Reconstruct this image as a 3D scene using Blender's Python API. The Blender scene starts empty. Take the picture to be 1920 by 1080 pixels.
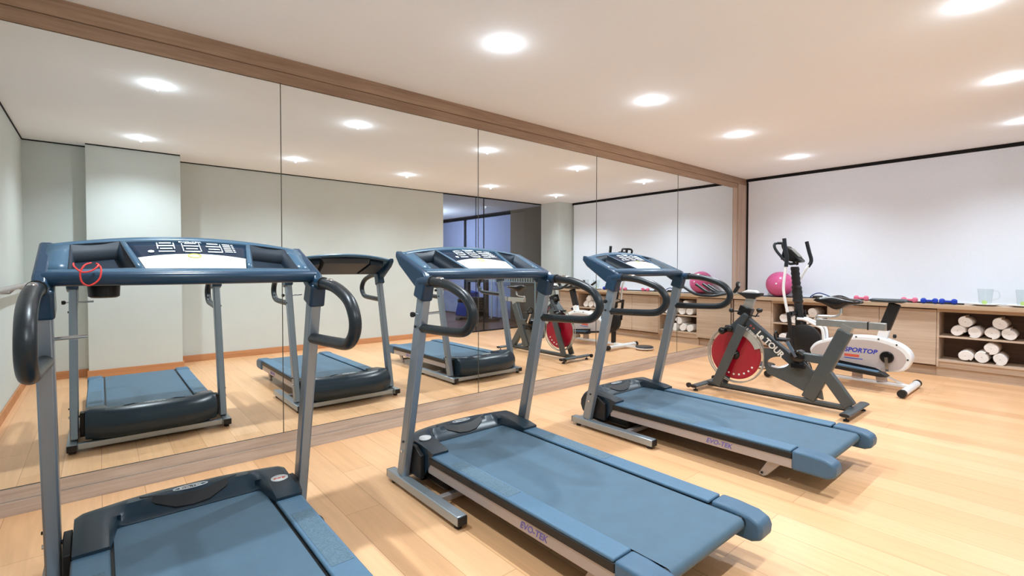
import bpy, bmesh, math, random
from mathutils import Vector, Matrix
random.seed(7)
sc = bpy.context.scene
COL = sc.collection
PI = math.pi

# ---------------------------------------------------------------- camera
CAM_Y, CAM_Z = -3.3532, 1.2
FPX, YAW, PITCH, ROLL = 911.98, math.radians(49.6932), math.radians(-1.2082), math.radians(0.0159)
fw0 = Vector((math.cos(YAW), math.sin(YAW), 0)); rt0 = Vector((math.sin(YAW), -math.cos(YAW), 0)); up0 = Vector((0, 0, 1))
F = fw0*math.cos(PITCH) + up0*math.sin(PITCH)
U2 = -fw0*math.sin(PITCH) + up0*math.cos(PITCH)
R_ = rt0*math.cos(ROLL) + U2*math.sin(ROLL)
U_ = -rt0*math.sin(ROLL) + U2*math.cos(ROLL)
cam_d = bpy.data.cameras.new('camera'); cam = bpy.data.objects.new('camera', cam_d); COL.objects.link(cam)
m = Matrix((R_, U_, -F)).transposed().to_4x4(); m.translation = Vector((0, CAM_Y, CAM_Z)); cam.matrix_world = m
cam_d.sensor_width = 36; cam_d.lens = FPX/1920*36; cam_d.shift_y = -17.487/1920
cam_d.clip_start = 0.02
sc.camera = cam

# ---------------------------------------------------------------- world, exposure
w = bpy.data.worlds.new('world'); sc.world = w; w.use_nodes = True
w.node_tree.nodes['Background'].inputs[0].default_value = (0.8, 0.85, 1, 1)
w.node_tree.nodes['Background'].inputs[1].default_value = 0.05
sc.view_settings.view_transform = 'Standard'; sc.view_settings.look = 'None'
sc.view_settings.gamma = 1; sc.view_settings.use_curve_mapping = False
sc.view_settings.exposure = 0.50
sc.cycles.max_bounces = 20; sc.cycles.diffuse_bounces = 14; sc.cycles.glossy_bounces = 8; sc.cycles.transparent_max_bounces = 16
LAMP_W = 79.0        # each downlight
LAMP_COL = (0.81, 0.92, 1.0)

# ---------------------------------------------------------------- room measures
H = 2.547; XL = -0.60; XR = 7.50; YB = -4.05
MB_Z, MT_Z = 0.1314, 2.3835
MIR_X = [XL, 0.9, 2.47, 4.02, 5.6055, 7.095]

# ---------------------------------------------------------------- materials
def lin(c):
    return tuple(((v/255)/12.92 if v/255 <= .04045 else ((v/255+.055)/1.055)**2.4) for v in c) + (1,)
def mat(name, rgb, rough=.5, metal=0., var=.06, scale=30., spec=.5, bump=0., coat=0., emit=None, estr=0., alpha=None, trans=0., ior=1.45):
    m = bpy.data.materials.new(name); m.use_nodes = True
    nt = m.node_tree; b = nt.nodes['Principled BSDF']
    c = lin(rgb)
    if var > 0:
        tc = nt.nodes.new('ShaderNodeTexCoord'); nz = nt.nodes.new('ShaderNodeTexNoise'); nz.inputs['Scale'].default_value = scale
        nz.inputs['Detail'].default_value = 4
        nt.links.new(tc.outputs['Object'], nz.inputs['Vector'])
        mp = nt.nodes.new('ShaderNodeMapRange'); mp.inputs['From Min'].default_value = .3; mp.inputs['From Max'].default_value = .7
        mp.inputs['To Min'].default_value = 1-var; mp.inputs['To Max'].default_value = 1+var
        nt.links.new(nz.outputs['Fac'], mp.inputs['Value'])
        mx = nt.nodes.new('ShaderNodeVectorMath'); mx.operation = 'SCALE'; mx.inputs[0].default_value = c[:3]
        nt.links.new(mp.outputs[0], mx.inputs['Scale']); nt.links.new(mx.outputs[0], b.inputs['Base Color'])
        mr = nt.nodes.new('ShaderNodeMapRange'); rv = min(.05, var*.5); mr.inputs['To Min'].default_value = max(0, rough-rv); mr.inputs['To Max'].default_value = min(1, rough+rv)
        nt.links.new(nz.outputs['Fac'], mr.inputs['Value']); nt.links.new(mr.outputs[0], b.inputs['Roughness'])
        if bump > 0:
            bp = nt.nodes.new('ShaderNodeBump'); bp.inputs['Strength'].default_value = bump; bp.inputs['Distance'].default_value = .002
            nt.links.new(nz.outputs['Fac'], bp.inputs['Height']); nt.links.new(bp.outputs[0], b.inputs['Normal'])
    else:
        b.inputs['Base Color'].default_value = c; b.inputs['Roughness'].default_value = rough
    b.inputs['Metallic'].default_value = metal; b.inputs['Specular IOR Level'].default_value = spec
    b.inputs['Coat Weight'].default_value = coat; b.inputs['IOR'].default_value = ior
    b.inputs['Transmission Weight'].default_value = trans
    if emit: b.inputs['Emission Color'].default_value = lin(emit); b.inputs['Emission Strength'].default_value = estr
    return m
def wood(name, light, dark, axis='X', rough=.5, fine=60., stretch=1.6, amount=1.):
    m = bpy.data.materials.new(name); m.use_nodes = True; nt = m.node_tree; b = nt.nodes['Principled BSDF']
    tc = nt.nodes.new('ShaderNodeTexCoord'); mp = nt.nodes.new('ShaderNodeMapping')
    s = {'X': (stretch, fine, fine), 'Y': (fine, stretch, fine), 'Z': (fine, fine, stretch)}[axis]
    mp.inputs['Scale'].default_value = s
    n1 = nt.nodes.new('ShaderNodeTexNoise'); n1.inputs['Scale'].default_value = 1; n1.inputs['Detail'].default_value = 6; n1.inputs['Roughness'].default_value = .65
    n2 = nt.nodes.new('ShaderNodeTexNoise'); n2.inputs['Scale'].default_value = .12; n2.inputs['Detail'].default_value = 2
    nt.links.new(tc.outputs['Object'], mp.inputs['Vector'])
    nt.links.new(mp.outputs[0], n1.inputs['Vector']); nt.links.new(mp.outputs[0], n2.inputs['Vector'])
    ad = nt.nodes.new('ShaderNodeMath'); ad.operation = 'ADD'
    nt.links.new(n1.outputs['Fac'], ad.inputs[0]); nt.links.new(n2.outputs['Fac'], ad.inputs[1])
    cr = nt.nodes.new('ShaderNodeMapRange'); cr.inputs['From Min'].default_value = .75; cr.inputs['From Max'].default_value = 1.25
    cr.inputs['To Max'].default_value = amount
    nt.links.new(ad.outputs[0], cr.inputs['Value'])
    mx = nt.nodes.new('ShaderNodeMix'); mx.data_type = 'RGBA'; mx.inputs[6].default_value = lin(light); mx.inputs[7].default_value = lin(dark)
    nt.links.new(cr.outputs[0], mx.inputs[0]); nt.links.new(mx.outputs[2], b.inputs['Base Color'])
    b.inputs['Roughness'].default_value = rough; b.inputs['Specular IOR Level'].default_value = .3
    return m

M = {}
M['ceil'] = mat('ceiling_paint', (246, 249, 254), .9, var=.01, scale=2)
M['wall'] = mat('wall_paint', (202, 209, 207), .85, var=.02, scale=3, spec=.2)
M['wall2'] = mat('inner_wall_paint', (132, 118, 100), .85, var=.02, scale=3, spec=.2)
M['base'] = wood('baseboard_wood', (205, 150, 108), (180, 122, 82), 'X')
M['frame_x'] = wood('frame_wood_x', (176, 148, 124), (142, 113, 92), 'X', fine=70, stretch=3)
M['frame_z'] = wood('frame_wood_z', (202, 178, 160), (172, 147, 130), 'Z', fine=70, stretch=3)
M['kick'] = wood('kick_wood', (204, 188, 174), (170, 150, 136), 'X', fine=70, stretch=3)
M['cab'] = wood('cabinet_wood', (206, 186, 166), (178, 154, 132), 'Y', fine=40, stretch=1.4)
M['cab_shaded'] = wood('cabinet_wood_shaded', (112, 88, 72), (88, 66, 54), 'Y', fine=40, stretch=1.4)  # same cabinet wood darkened for the shade inside the shelves
M['top'] = wood('countertop_wood', (200, 176, 150), (172, 144, 116), 'Y', fine=40, stretch=1.4, rough=.4)
M['blind'] = mat('blind_fabric', (232, 240, 252), .9, var=.012, scale=60, spec=.1)
M['black'] = mat('black_plastic', (26, 26, 28), .45, var=.08)
M['gap'] = mat('shadow_gap_black', (14, 14, 15), .8, var=.05)
M['blackgloss'] = mat('gloss_black', (18, 18, 20), .2, var=.05)
M['foam'] = mat('handle_foam', (24, 32, 38), .36, var=.1, scale=90, bump=.2)
M['frameblue'] = mat('console_blue_cast_plastic', (66, 98, 122), .3, var=.008)  # charcoal plastics, tinted blue for the cool lamp light
M['arm'] = mat('console_arm_plastic', (32, 60, 84), .3, var=.04)
M['pocket'] = mat('tray_liner', (22, 36, 50), .5, var=.05)
M['underside'] = mat('console_underside', (60, 60, 62), .5, var=.04)
M['display'] = mat('display_glass', (28, 46, 66), .12, var=.08, scale=8)
M['cream'] = mat('keypad_cream', (240, 236, 222), .4, var=.01)
M['print'] = mat('keypad_print', (225, 232, 236), .5, var=.0)
M['yellow'] = mat('logo_yellow', (214, 208, 90), .5, var=0)
M['upright'] = mat('upright_metallic_paint', (142, 154, 166), .32, metal=.6, var=.01)
M['rail'] = mat('base_metallic_paint', (166, 176, 184), .3, metal=.6, var=.01)
M['sidemetal'] = mat('side_rail_silver', (172, 164, 162), .4, metal=.35, var=.02)
M['belt'] = mat('running_belt', (75, 101, 120), .6, var=.06, scale=14)  # charcoal belt, cool tint of the lamps put into its colour
M['footrail'] = mat('foot_rail_plastic', (80, 112, 137), .5, var=.05, scale=60)
M['grip'] = mat('foot_grip_texture', (86, 110, 126), .7, var=.25, scale=160)
M['hood'] = mat('motor_hood_plastic', (28, 46, 59), .3, var=.05)
M['cap'] = mat('end_cap_plastic', (70, 100, 125), .45, var=.04)
M['silver'] = mat('chrome', (210, 212, 215), .16, metal=1, var=.02)
M['bolt'] = mat('dark_steel', (60, 60, 62), .3, metal=.8, var=.03)
M['white'] = mat('white_plastic', (232, 234, 236), .3, var=.01)
M['shell'] = mat('shell_face_beige', (188, 176, 172), .4, var=.02)
M['red'] = mat('flywheel_red', (160, 20, 44), .25, var=.06, scale=6, coat=.4)
M['redcord'] = mat('red_cord', (232, 64, 58), .5, var=.02)
M['bike'] = mat('bike_frame_grey', (84, 90, 92), .35, metal=.35, var=.05)
M['bikedark'] = mat('bike_frame_dark', (58, 64, 68), .4, metal=.2, var=.05)
M['guard'] = mat('guard_ring_plastic', (170, 168, 160), .25, var=.04)
M['towel'] = mat('towel_cotton', (238, 236, 234), .95, var=.04, scale=120, bump=.8, spec=.1)
M['pink'] = mat('ball_pink', (204, 92, 142), .28, var=.12, scale=4)
M['pinkdb'] = mat('dumbbell_pink', (214, 110, 140), .5, var=.03)
M['bluedb'] = mat('dumbbell_blue', (24, 62, 176), .4, var=.03)
M['bluecord'] = mat('cord_blue', (28, 60, 130), .4, var=.03)
M['txtblue'] = mat('letter_blue', (40, 60, 170), .5, var=0)
M['txtred'] = mat('letter_red', (214, 90, 70), .5, var=0)
M['txtpurple'] = mat('letter_purple', (104, 96, 172), .5, var=0)
M['txtwhite'] = mat('letter_white', (230, 228, 222), .5, var=0)
M['mat_blue'] = mat('mat_vinyl_blue', (24, 66, 156), .5, var=.03)
M['steel'] = mat('brushed_silver', (176, 176, 172), .3, metal=.75, var=.05)
M['trimring'] = mat('lamp_ring_white', (235, 235, 235), .5, var=0)
M['lemon'] = mat('lemon_green', (190, 214, 110), .5, var=.05)
M['plate'] = mat('plate_porcelain', (236, 238, 240), .2, var=0)
M['railing'] = mat('white_paint', (214, 226, 218), .5, var=0)
M['gymgrey'] = mat('inner_machine_paint', (70, 72, 74), .5, var=.04)
M['seam'] = mat('mirror_edge', (70, 66, 58), .4, var=0)
# mirror
mm = bpy.data.materials.new('mirror_silver'); mm.use_nodes = True
nt = mm.node_tree; nt.nodes.clear(); o = nt.nodes.new('ShaderNodeOutputMaterial'); g = nt.nodes.new('ShaderNodeBsdfGlossy')
g.inputs['Roughness'].default_value = 0; g.inputs['Color'].default_value = (.90, .92, .905, 1); nt.links.new(g.outputs[0], o.inputs[0]); M['mirror'] = mm
# tinted partition glass
gm = bpy.data.materials.new('tinted_glass'); gm.use_nodes = True
nt = gm.node_tree; nt.nodes.clear(); o = nt.nodes.new('ShaderNodeOutputMaterial'); mixn = nt.nodes.new('ShaderNodeMixShader')
tr = nt.nodes.new('ShaderNodeBsdfTransparent'); tr.inputs[0].default_value = (.76, .77, .79, 1)
gl = nt.nodes.new('ShaderNodeBsdfGlossy'); gl.inputs['Roughness'].default_value = 0
fr = nt.nodes.new('ShaderNodeLayerWeight'); pw = nt.nodes.new('ShaderNodeMath'); pw.operation = 'POWER'; pw.inputs[1].default_value = 4
ml = nt.nodes.new('ShaderNodeMath'); ml.operation = 'MULTIPLY_ADD'; ml.inputs[1].default_value = .6; ml.inputs[2].default_value = .035
nt.links.new(fr.outputs['Facing'], pw.inputs[0]); nt.links.new(pw.outputs[0], ml.inputs[0]); nt.links.new(ml.outputs[0], mixn.inputs[0]); nt.links.new(tr.outputs[0], mixn.inputs[1]); nt.links.new(gl.outputs[0], mixn.inputs[2]); nt.links.new(mixn.outputs[0], o.inputs[0])
M['tint'] = gm
gm = bpy.data.materials.new('clear_glass'); gm.use_nodes = True
nt = gm.node_tree; nt.nodes.clear(); o = nt.nodes.new('ShaderNodeOutputMaterial'); mixn = nt.nodes.new('ShaderNodeMixShader')
tr = nt.nodes.new('ShaderNodeBsdfTransparent'); tr.inputs[0].default_value = (.955, .975, .975, 1)
gl = nt.nodes.new('ShaderNodeBsdfGlossy'); gl.inputs['Roughness'].default_value = .02
lw = nt.nodes.new('ShaderNodeLayerWeight'); pw = nt.nodes.new('ShaderNodeMath'); pw.operation = 'POWER'; pw.inputs[1].default_value = 3
ml = nt.nodes.new('ShaderNodeMath'); ml.operation = 'MULTIPLY_ADD'; ml.inputs[1].default_value = .5; ml.inputs[2].default_value = .03
nt.links.new(lw.outputs['Facing'], pw.inputs[0]); nt.links.new(pw.outputs[0], ml.inputs[0]); nt.links.new(ml.outputs[0], mixn.inputs[0])
nt.links.new(tr.outputs[0], mixn.inputs[1]); nt.links.new(gl.outputs[0], mixn.inputs[2]); nt.links.new(mixn.outputs[0], o.inputs[0])
M['glassware'] = gm
# lamp lens
M['lens'] = mat('lamp_lens', (255, 255, 255), .5, var=0, emit=(255, 250, 244), estr=40)
# floor planks
def floor_mat(name, c1, c2, mortar, width=.18, length=1.35, rough=.3):
    m = bpy.data.materials.new(name); m.use_nodes = True; nt = m.node_tree; b = nt.nodes['Principled BSDF']
    tc = nt.nodes.new('ShaderNodeTexCoord'); mp = nt.nodes.new('ShaderNodeMapping'); mp.inputs['Rotation'].default_value = (0, 0, PI/2)
    mp.inputs['Location'].default_value = (0.3, 0.005, 0)
    nt.links.new(tc.outputs['Object'], mp.inputs['Vector'])
    br = nt.nodes.new('ShaderNodeTexBrick'); br.offset = .37; br.inputs['Scale'].default_value = 1
    br.inputs['Brick Width'].default_value = length; br.inputs['Row Height'].default_value = width
    br.inputs['Mortar Size'].default_value = .0012; br.inputs['Mortar Smooth'].default_value = .3; br.inputs['Bias'].default_value = 0
    br.inputs['Color1'].default_value = lin(c1); br.inputs['Color2'].default_value = lin(c2); br.inputs['Mortar'].default_value = lin(mortar)
    nt.links.new(mp.outputs[0], br.inputs['Vector'])
    mp2 = nt.nodes.new('ShaderNodeMapping'); mp2.inputs['Scale'].default_value = (38, 2.2, 1); nt.links.new(tc.outputs['Object'], mp2.inputs['Vector'])
    nz = nt.nodes.new('ShaderNodeTexNoise'); nz.inputs['Scale'].default_value = 1; nz.inputs['Detail'].default_value = 5; nz.inputs['Distortion'].default_value = .6
    nt.links.new(mp2.outputs[0], nz.inputs['Vector'])
    mr = nt.nodes.new('ShaderNodeMapRange'); mr.inputs['From Min'].default_value = .3; mr.inputs['From Max'].default_value = .7
    mr.inputs['To Min'].default_value = .93; mr.inputs['To Max'].default_value = 1.06; nt.links.new(nz.outputs['Fac'], mr.inputs['Value'])
    sc_ = nt.nodes.new('ShaderNodeVectorMath'); sc_.operation = 'SCALE'
    nt.links.new(br.outputs['Color'], sc_.inputs[0]); nt.links.new(mr.outputs[0], sc_.inputs['Scale']); nt.links.new(sc_.outputs[0], b.inputs['Base Color'])
    b.inputs['Roughness'].default_value = rough; b.inputs['Specular IOR Level'].default_value = .4
    return m
M['floor'] = floor_mat('maple_planks', (232, 185, 141), (220, 170, 124), (166, 118, 80))
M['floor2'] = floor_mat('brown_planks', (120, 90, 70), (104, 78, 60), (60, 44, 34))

# ---------------------------------------------------------------- mesh builder
class MB:
    def __init__(s): s.bm = bmesh.new()
    def _add(s, vs, fs):
        v = [s.bm.verts.new(p) for p in vs]
        for f in fs:
            try: s.bm.faces.new([v[i] for i in f])
            except ValueError: pass
        return v
    def box(s, x0, x1, y0, y1, z0, z1, mtx=None):
        P = [Vector((x, y, z)) for z in (z0, z1) for y in (y0, y1) for x in (x0, x1)]
        if mtx: P = [mtx @ p for p in P]
        s._add(P, [(0, 2, 3, 1), (4, 5, 7, 6), (0, 1, 5, 4), (2, 6, 7, 3), (0, 4, 6, 2), (1, 3, 7, 5)]); return s
    def bar(s, p0, p1, w, h, side=(1, 0, 0), taper=1.):
        p0, p1 = Vector(p0), Vector(p1); d = (p1-p0).normalized(); a = Vector(side); a = (a-d*a.dot(d)).normalized(); b = d.cross(a)
        P = []
        for p, k in ((p0, 1), (p1, taper)):
            for i, j in ((-1, -1), (1, -1), (1, 1), (-1, 1)): P.append(p + a*(i*w/2*k) + b*(j*h/2*k))
        s._add(P, [(3, 2, 1, 0), (4, 5, 6, 7), (0, 1, 5, 4), (1, 2, 6, 5), (2, 3, 7, 6), (3, 0, 4, 7)]); return s
    def prism(s, poly, a0, a1, axis='X'):
        # poly in the two other axes: X -> (y,z), Y -> (x,z), Z -> (x,y)
        f = {'X': lambda a, p: (a, p[0], p[1]), 'Y': lambda a, p: (p[0], a, p[1]), 'Z': lambda a, p: (p[0], p[1], a)}[axis]
        n = len(poly); P = [f(a0, p) for p in poly] + [f(a1, p) for p in poly]
        s._add(P, [tuple(range(n))[::-1], tuple(range(n, 2*n))] + [(i, (i+1) % n, n+(i+1) % n, n+i) for i in range(n)]); return s
    def tube(s, pts, r, seg=14, closed=False, smooth=0, flat=1.):
        pts = [Vector(p) for p in pts]
        if smooth: pts = catmull(pts, smooth, closed)
        n = len(pts); rs = r if isinstance(r, (list, tuple)) else [r]*n
        if isinstance(r, (list, tuple)) and len(r) != n: rs = [r[0]+(r[-1]-r[0])*i/(n-1) for i in range(n)]
        T = []
        for i in range(n):
            a = pts[(i-1) % n] if (closed or i) else pts[i]; b = pts[(i+1) % n] if (closed or i < n-1) else pts[i]
            T.append((b-a).normalized())
        up = Vector((0, 0, 1)) if abs(T[0].z) < .9 else Vector((1, 0, 0))
        nrm = (up - T[0]*up.dot(T[0])).normalized(); rings = []
        for i in range(n):
            nrm = (nrm - T[i]*nrm.dot(T[i])).normalized(); bi = T[i].cross(nrm)
            rings.append([s.bm.verts.new(pts[i] + (nrm*math.cos(2*PI*k/seg)*flat + bi*math.sin(2*PI*k/seg))*rs[i]) for k in range(seg)])
        for i in range(n if closed else n-1):
            A, B = rings[i], rings[(i+1) % n]
            for k in range(seg): s.bm.faces.new((A[k], A[(k+1) % seg], B[(k+1) % seg], B[k]))
        if not closed: s.bm.faces.new(rings[0][::-1]); s.bm.faces.new(rings[-1])
        return s
    def lathe(s, prof, c=(0, 0, 0), axis='Z', seg=32, cap=True):
        # prof: (r, h) list
        f = {'Z': lambda r, t, h: (r*math.cos(t), r*math.sin(t), h), 'X': lambda r, t, h: (h, r*math.cos(t), r*math.sin(t)), 'Y': lambda r, t, h: (r*math.sin(t), h, r*math.cos(t))}[axis]
        c = Vector(c); rings = []
        for r, h in prof: rings.append([s.bm.verts.new(c+Vector(f(max(r, 1e-5), 2*PI*k/seg, h))) for k in range(seg)])
        for A, B in zip(rings, rings[1:]):
            for k in range(seg): s.bm.faces.new((A[k], A[(k+1) % seg], B[(k+1) % seg], B[k]))
        if cap: s.bm.faces.new(rings[0][::-1]); s.bm.faces.new(rings[-1])
        return s
    def ball(s, c, r, sc_=(1, 1, 1), seg=24, rings=14):
        mt = Matrix.Translation(Vector(c)) @ Matrix.Diagonal((r*sc_[0], r*sc_[1], r*sc_[2], 1))
        bmesh.ops.create_uvsphere(s.bm, u_segments=seg, v_segments=rings, radius=1, matrix=mt); return s
    def grid(s, rows):
        g = [[s.bm.verts.new(p) for p in r] for r in rows]
        for i in range(len(g)-1):
            for j in range(len(g[0])-1): s.bm.faces.new((g[i][j], g[i][j+1], g[i+1][j+1], g[i+1][j]))
        return s
    def build(s, name, material, parent=None, bevel=0., smooth=35, solid=0., seg=2, weld=False, loc=None):
        if weld: bmesh.ops.remove_doubles(s.bm, verts=s.bm.verts, dist=1e-5)
        bmesh.ops.recalc_face_normals(s.bm, faces=s.bm.faces)
        me = bpy.data.meshes.new(name); s.bm.to_mesh(me); s.bm.free()
        for p in me.polygons: p.use_smooth = True
        me.set_sharp_from_angle(angle=math.radians(smooth))
        me.materials.append(M[material] if isinstance(material, str) else material)
        o = bpy.data.objects.new(name, me); COL.objects.link(o)
        if parent: o.parent = parent
        if loc: o.location = loc
        if solid: md = o.modifiers.new('solid', 'SOLIDIFY'); md.thickness = solid; md.offset = -1
        if bevel: md = o.modifiers.new('bevel', 'BEVEL'); md.width = bevel; md.segments = seg; md.limit_method = 'ANGLE'; md.angle_limit = math.radians(40)
        return o
def catmull(P, n, closed=False):
    out = []; N = len(P); rng = range(N if closed else N-1)
    for i in rng:
        p1, p2 = P[i], P[(i+1) % N]
        p0 = P[(i-1) % N] if (closed or i) else p1*2-p2
        p3 = P[(i+2) % N] if (closed or i < N-2) else p2*2-p1
        for k in range(n):
            t = k/n
            out.append(.5*((2*p1)+(-p0+p2)*t+(2*p0-5*p1+4*p2-p3)*t*t+(-p0+3*p1-3*p2+p3)*t**3))
    if not closed: out.append(P[-1])
    return out
def empty(name, loc=(0, 0, 0), rz=0., label=None, cat=None, group=None):
    o = bpy.data.objects.new(name, None); COL.objects.link(o); o.location = loc; o.rotation_euler = (0, 0, rz); o.empty_display_size = .1
    tag(o, label, cat, group); return o
def tag(o, label=None, cat=None, group=None, kind=None):
    if label: o['label'] = label
    if cat: o['category'] = cat
    if group: o['group'] = group
    if kind: o['kind'] = kind
    return o
def structure(o, label=None):
    o['kind'] = 'structure'
    if label: o['label'] = label
    return o
def text(body, size, origin, xdir, ydir, material, parent, name='lettering', ext=.0006, shear=0., spacing=1., align='CENTER', bold=.012):
    cu = bpy.data.curves.new('t', 'FONT'); cu.body = body; cu.size = size; cu.extrude = ext; cu.align_x = align; cu.align_y = 'CENTER'; cu.shear = shear; cu.space_character = spacing
    cu.resolution_u = 3; cu.offset = size*bold
    to = bpy.data.objects.new('t', cu); COL.objects.link(to); bpy.context.view_layer.update()
    me = bpy.data.meshes.new_from_object(to.evaluated_get(bpy.context.evaluated_depsgraph_get()))
    bpy.data.objects.remove(to); bpy.data.curves.remove(cu)
    x = Vector(xdir).normalized(); y = Vector(ydir); y = (y-x*y.dot(x)).normalized(); z = x.cross(y)
    mt = Matrix((x, y, z)).transposed().to_4x4(); mt.translation = Vector(origin); me.transform(mt)
    me.materials.clear(); me.materials.append(M[material]); me.name = name
    o = bpy.data.objects.new(name, me); COL.objects.link(o); o.parent = parent
    return o
def copy_tree(o, parent=None):
    c = o.copy(); COL.objects.link(c)
    if parent: c.parent = parent
    for ch in list(o.children): copy_tree(ch, c)
    return c

# ================================================================= setting
def sbox(name, a, material, label=None, bevel=0):
    return structure(MB().box(*a).build(name, material, bevel=bevel), label)
YI = -8.6    # far end of the room behind the glass
sbox('floor', (XL-.15, XR+.15, YB, .12, -.1, 0), 'floor', 'pale maple plank floor')
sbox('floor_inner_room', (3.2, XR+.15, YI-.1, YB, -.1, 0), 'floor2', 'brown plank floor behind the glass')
sbox('ceiling', (XL-.15, XR+.15, YI-.1, .12, H, H+.1), 'ceil', 'cream painted ceiling')
sbox('wall_front', (XL-.15, XR+.15, .03, .12, 0, H), 'wall', 'wall carrying the mirrors')
sbox('wall_left', (XL-.1, XL, YB, .03, 0, H), 'wall', 'grey-green side wall with handrail')
sbox('wall_right', (XR+.02, XR+.12, YI, .03, 0, H), 'wall', 'end wall behind the white blinds')
b = MB(); b.box(XL, -.10, YB-.1, -3.80, 0, H); b.box(.75, 4.68, YB-.1, YB, 0, H)
structure(b.build('wall_back', 'wall'), 'grey-green wall behind the camera')
sbox('wall_pier', (-.10, .75, YB-.1, -3.63, 0, H), 'wall', 'projecting grey-green pier')
sbox('wall_column', (7.09, XR+.02, YB-.0, -3.53, 0, H), 'wall', 'beige corner column beside the counter')
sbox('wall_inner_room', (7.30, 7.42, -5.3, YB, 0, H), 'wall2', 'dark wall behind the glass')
b = MB(); b.box(3.2, 3.3, YI, YB-.1, 0, H); b.box(3.2, XR+.1, YI-.1, YI, 0, H)
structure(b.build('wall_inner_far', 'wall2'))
# shadow gap at the ceiling, its shade drawn as thin black strips
b = MB(); g = .012
b.box(XL, XL+.008, -3.80, 0, H-g, H); b.box(XL, -.1, -3.80, -3.792, H-g, H); b.box(-.1, .75, -3.63, -3.622, H-g, H); b.box(.75, 4.68, YB, YB+.008, H-g, H)
structure(b.build('trim_ceiling_gap', 'gap'))
# baseboards
b = MB(); b.box(XL, XL+.014, -3.80, -.02, 0, .085); b.box(XL+.014, -.1, -3.80, -3.786, 0, .085); structure(b.build('baseboard_left', 'base', bevel=.003), 'orange-brown baseboard')
b = MB(); b.box(-.114, .764, -3.63, -3.616, 0, .085); b.box(.75, .764, -4.03, -3.63, 0, .085); b.box(.764, 4.68, YB, YB+.014, 0, .085); structure(b.build('baseboard_back', 'base', bevel=.003), 'orange-brown baseboard')
# mirror frame: beam, kick board, post
b = MB(); b.box(XL, XR, -.012, .03, 2.457, H-.001); b.box(XL, 7.22, -.002, .03, MT_Z, 2.455); structure(b.build('trim_1', 'frame_x'), 'brown wood beam above the mirrors')
b = MB(); b.box(XL, 7.095, -.010, .03, 0, .068); b.box(XL, 7.095, -.001, .03, .070, MB_Z); b.box(XL, 7.095, .003, .03, .0665, .0705)
structure(b.build('trim_2', 'kick'), 'pale wood kick board under the mirrors')
b = MB(); b.box(7.23, XR, -.012, .03, 0, 2.455); b.box(7.095, 7.228, -.002, .03, 0, MT_Z); structure(b.build('trim_3', 'frame_z'), 'wood post at the end of the mirrors')
# mirrors
where = ['behind the nearest treadmill, leftmost of the mirror panels', 'second mirror panel from the left, between the near and middle treadmills',
         'middle mirror panel, behind the middle treadmill', 'fourth mirror panel from the left, behind the far treadmill', 'narrowest looking mirror panel, next to the wooden post']
for i in range(5):
    o = MB().box(MIR_X[i]+.0015, MIR_X[i+1]-.0015, .004, .012, MB_Z+.003, MT_Z-.003).build('mirror_panel', 'mirror')
    tag(o, 'tall frameless mirror panel, ' + where[i] if i < 4 else 'tall frameless mirror panel beside the wooden post at the room corner', 'mirror', 'mirror panels along the wall')
o = MB()
for x in MIR_X[1:-1]: o.box(x-.0022, x+.0022, .0015, .02, MB_Z, MT_Z)
o.box(XL, MIR_X[-1], .0015, .02, MB_Z-.001, MB_Z+.003)
structure(o.build('trim_4', 'seam'))

# glass partition
b = MB().box(4.68, 7.09, YB-.012, YB, 0.01, H)
structure(b.build('window_1', 'tint'), 'tinted glass partition to the next room')
b = MB(); b.box(4.68, 7.09, YB-.03, YB+.012, 0, .02); b.box(5.58, 5.592, YB-.014, YB+.004, .02, H); b.box(5.40, 5.405, YB-.013, YB+.003, .02, H)
structure(b.build('trim_5', 'gap'))
b = MB(); b.box(4.68, 7.09, YB-.02, YB+.008, H-.02, H); structure(b.build('trim_6', 'gap'))

# end wall: black strips drawn for the shade in the gaps + blind
sbox('trim_7', (XR-.015, XR+.02, -3.53, -.012, 2.503, H), 'gap', 'black strip for the shaded recess at the ceiling above the blind')
sbox('trim_8', (XR-.004, XR+.02, -.045, -.012, .80, 2.503), 'gap')
bl = empty('roller_blind', (XR, -1.75, .8), label='wide white roller blind covering the end wall above the counter', cat='blind')
bl.location = (0, 0, 0)
MB().box(XR-.012, XR-.006, -3.49, -.045, .812, 2.495).build('blind_fabric', 'blind', bl)
MB().tube([(XR-.012, -3.49, 2.492), (XR-.012, -.045, 2.492)], .012, 12).build('roller_tube', 'blind', bl)
MB().box(XR-.02, XR-.002, -3.49, -.045, .803, .815).build('bottom_bar', 'blind', bl)
# inner-room blinds
for y0, y1, lab in ((-7.12, -5.32, 'pale blue blind panel behind the glass, nearer the column'), (-8.5, -7.24, 'pale blue blind panel behind the glass, left of the dark gap')):
    o = MB().box(7.33, 7.338, y0, y1, .02, 2.46).build('window_blind', mat('inner_blind_fabric', (172, 184, 220), .9, var=.01, scale=20)); tag(o, lab, 'blind')
sbox('trim_9', (7.30, 7.45, YI, -5.3, 2.47, H), 'gap')

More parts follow.
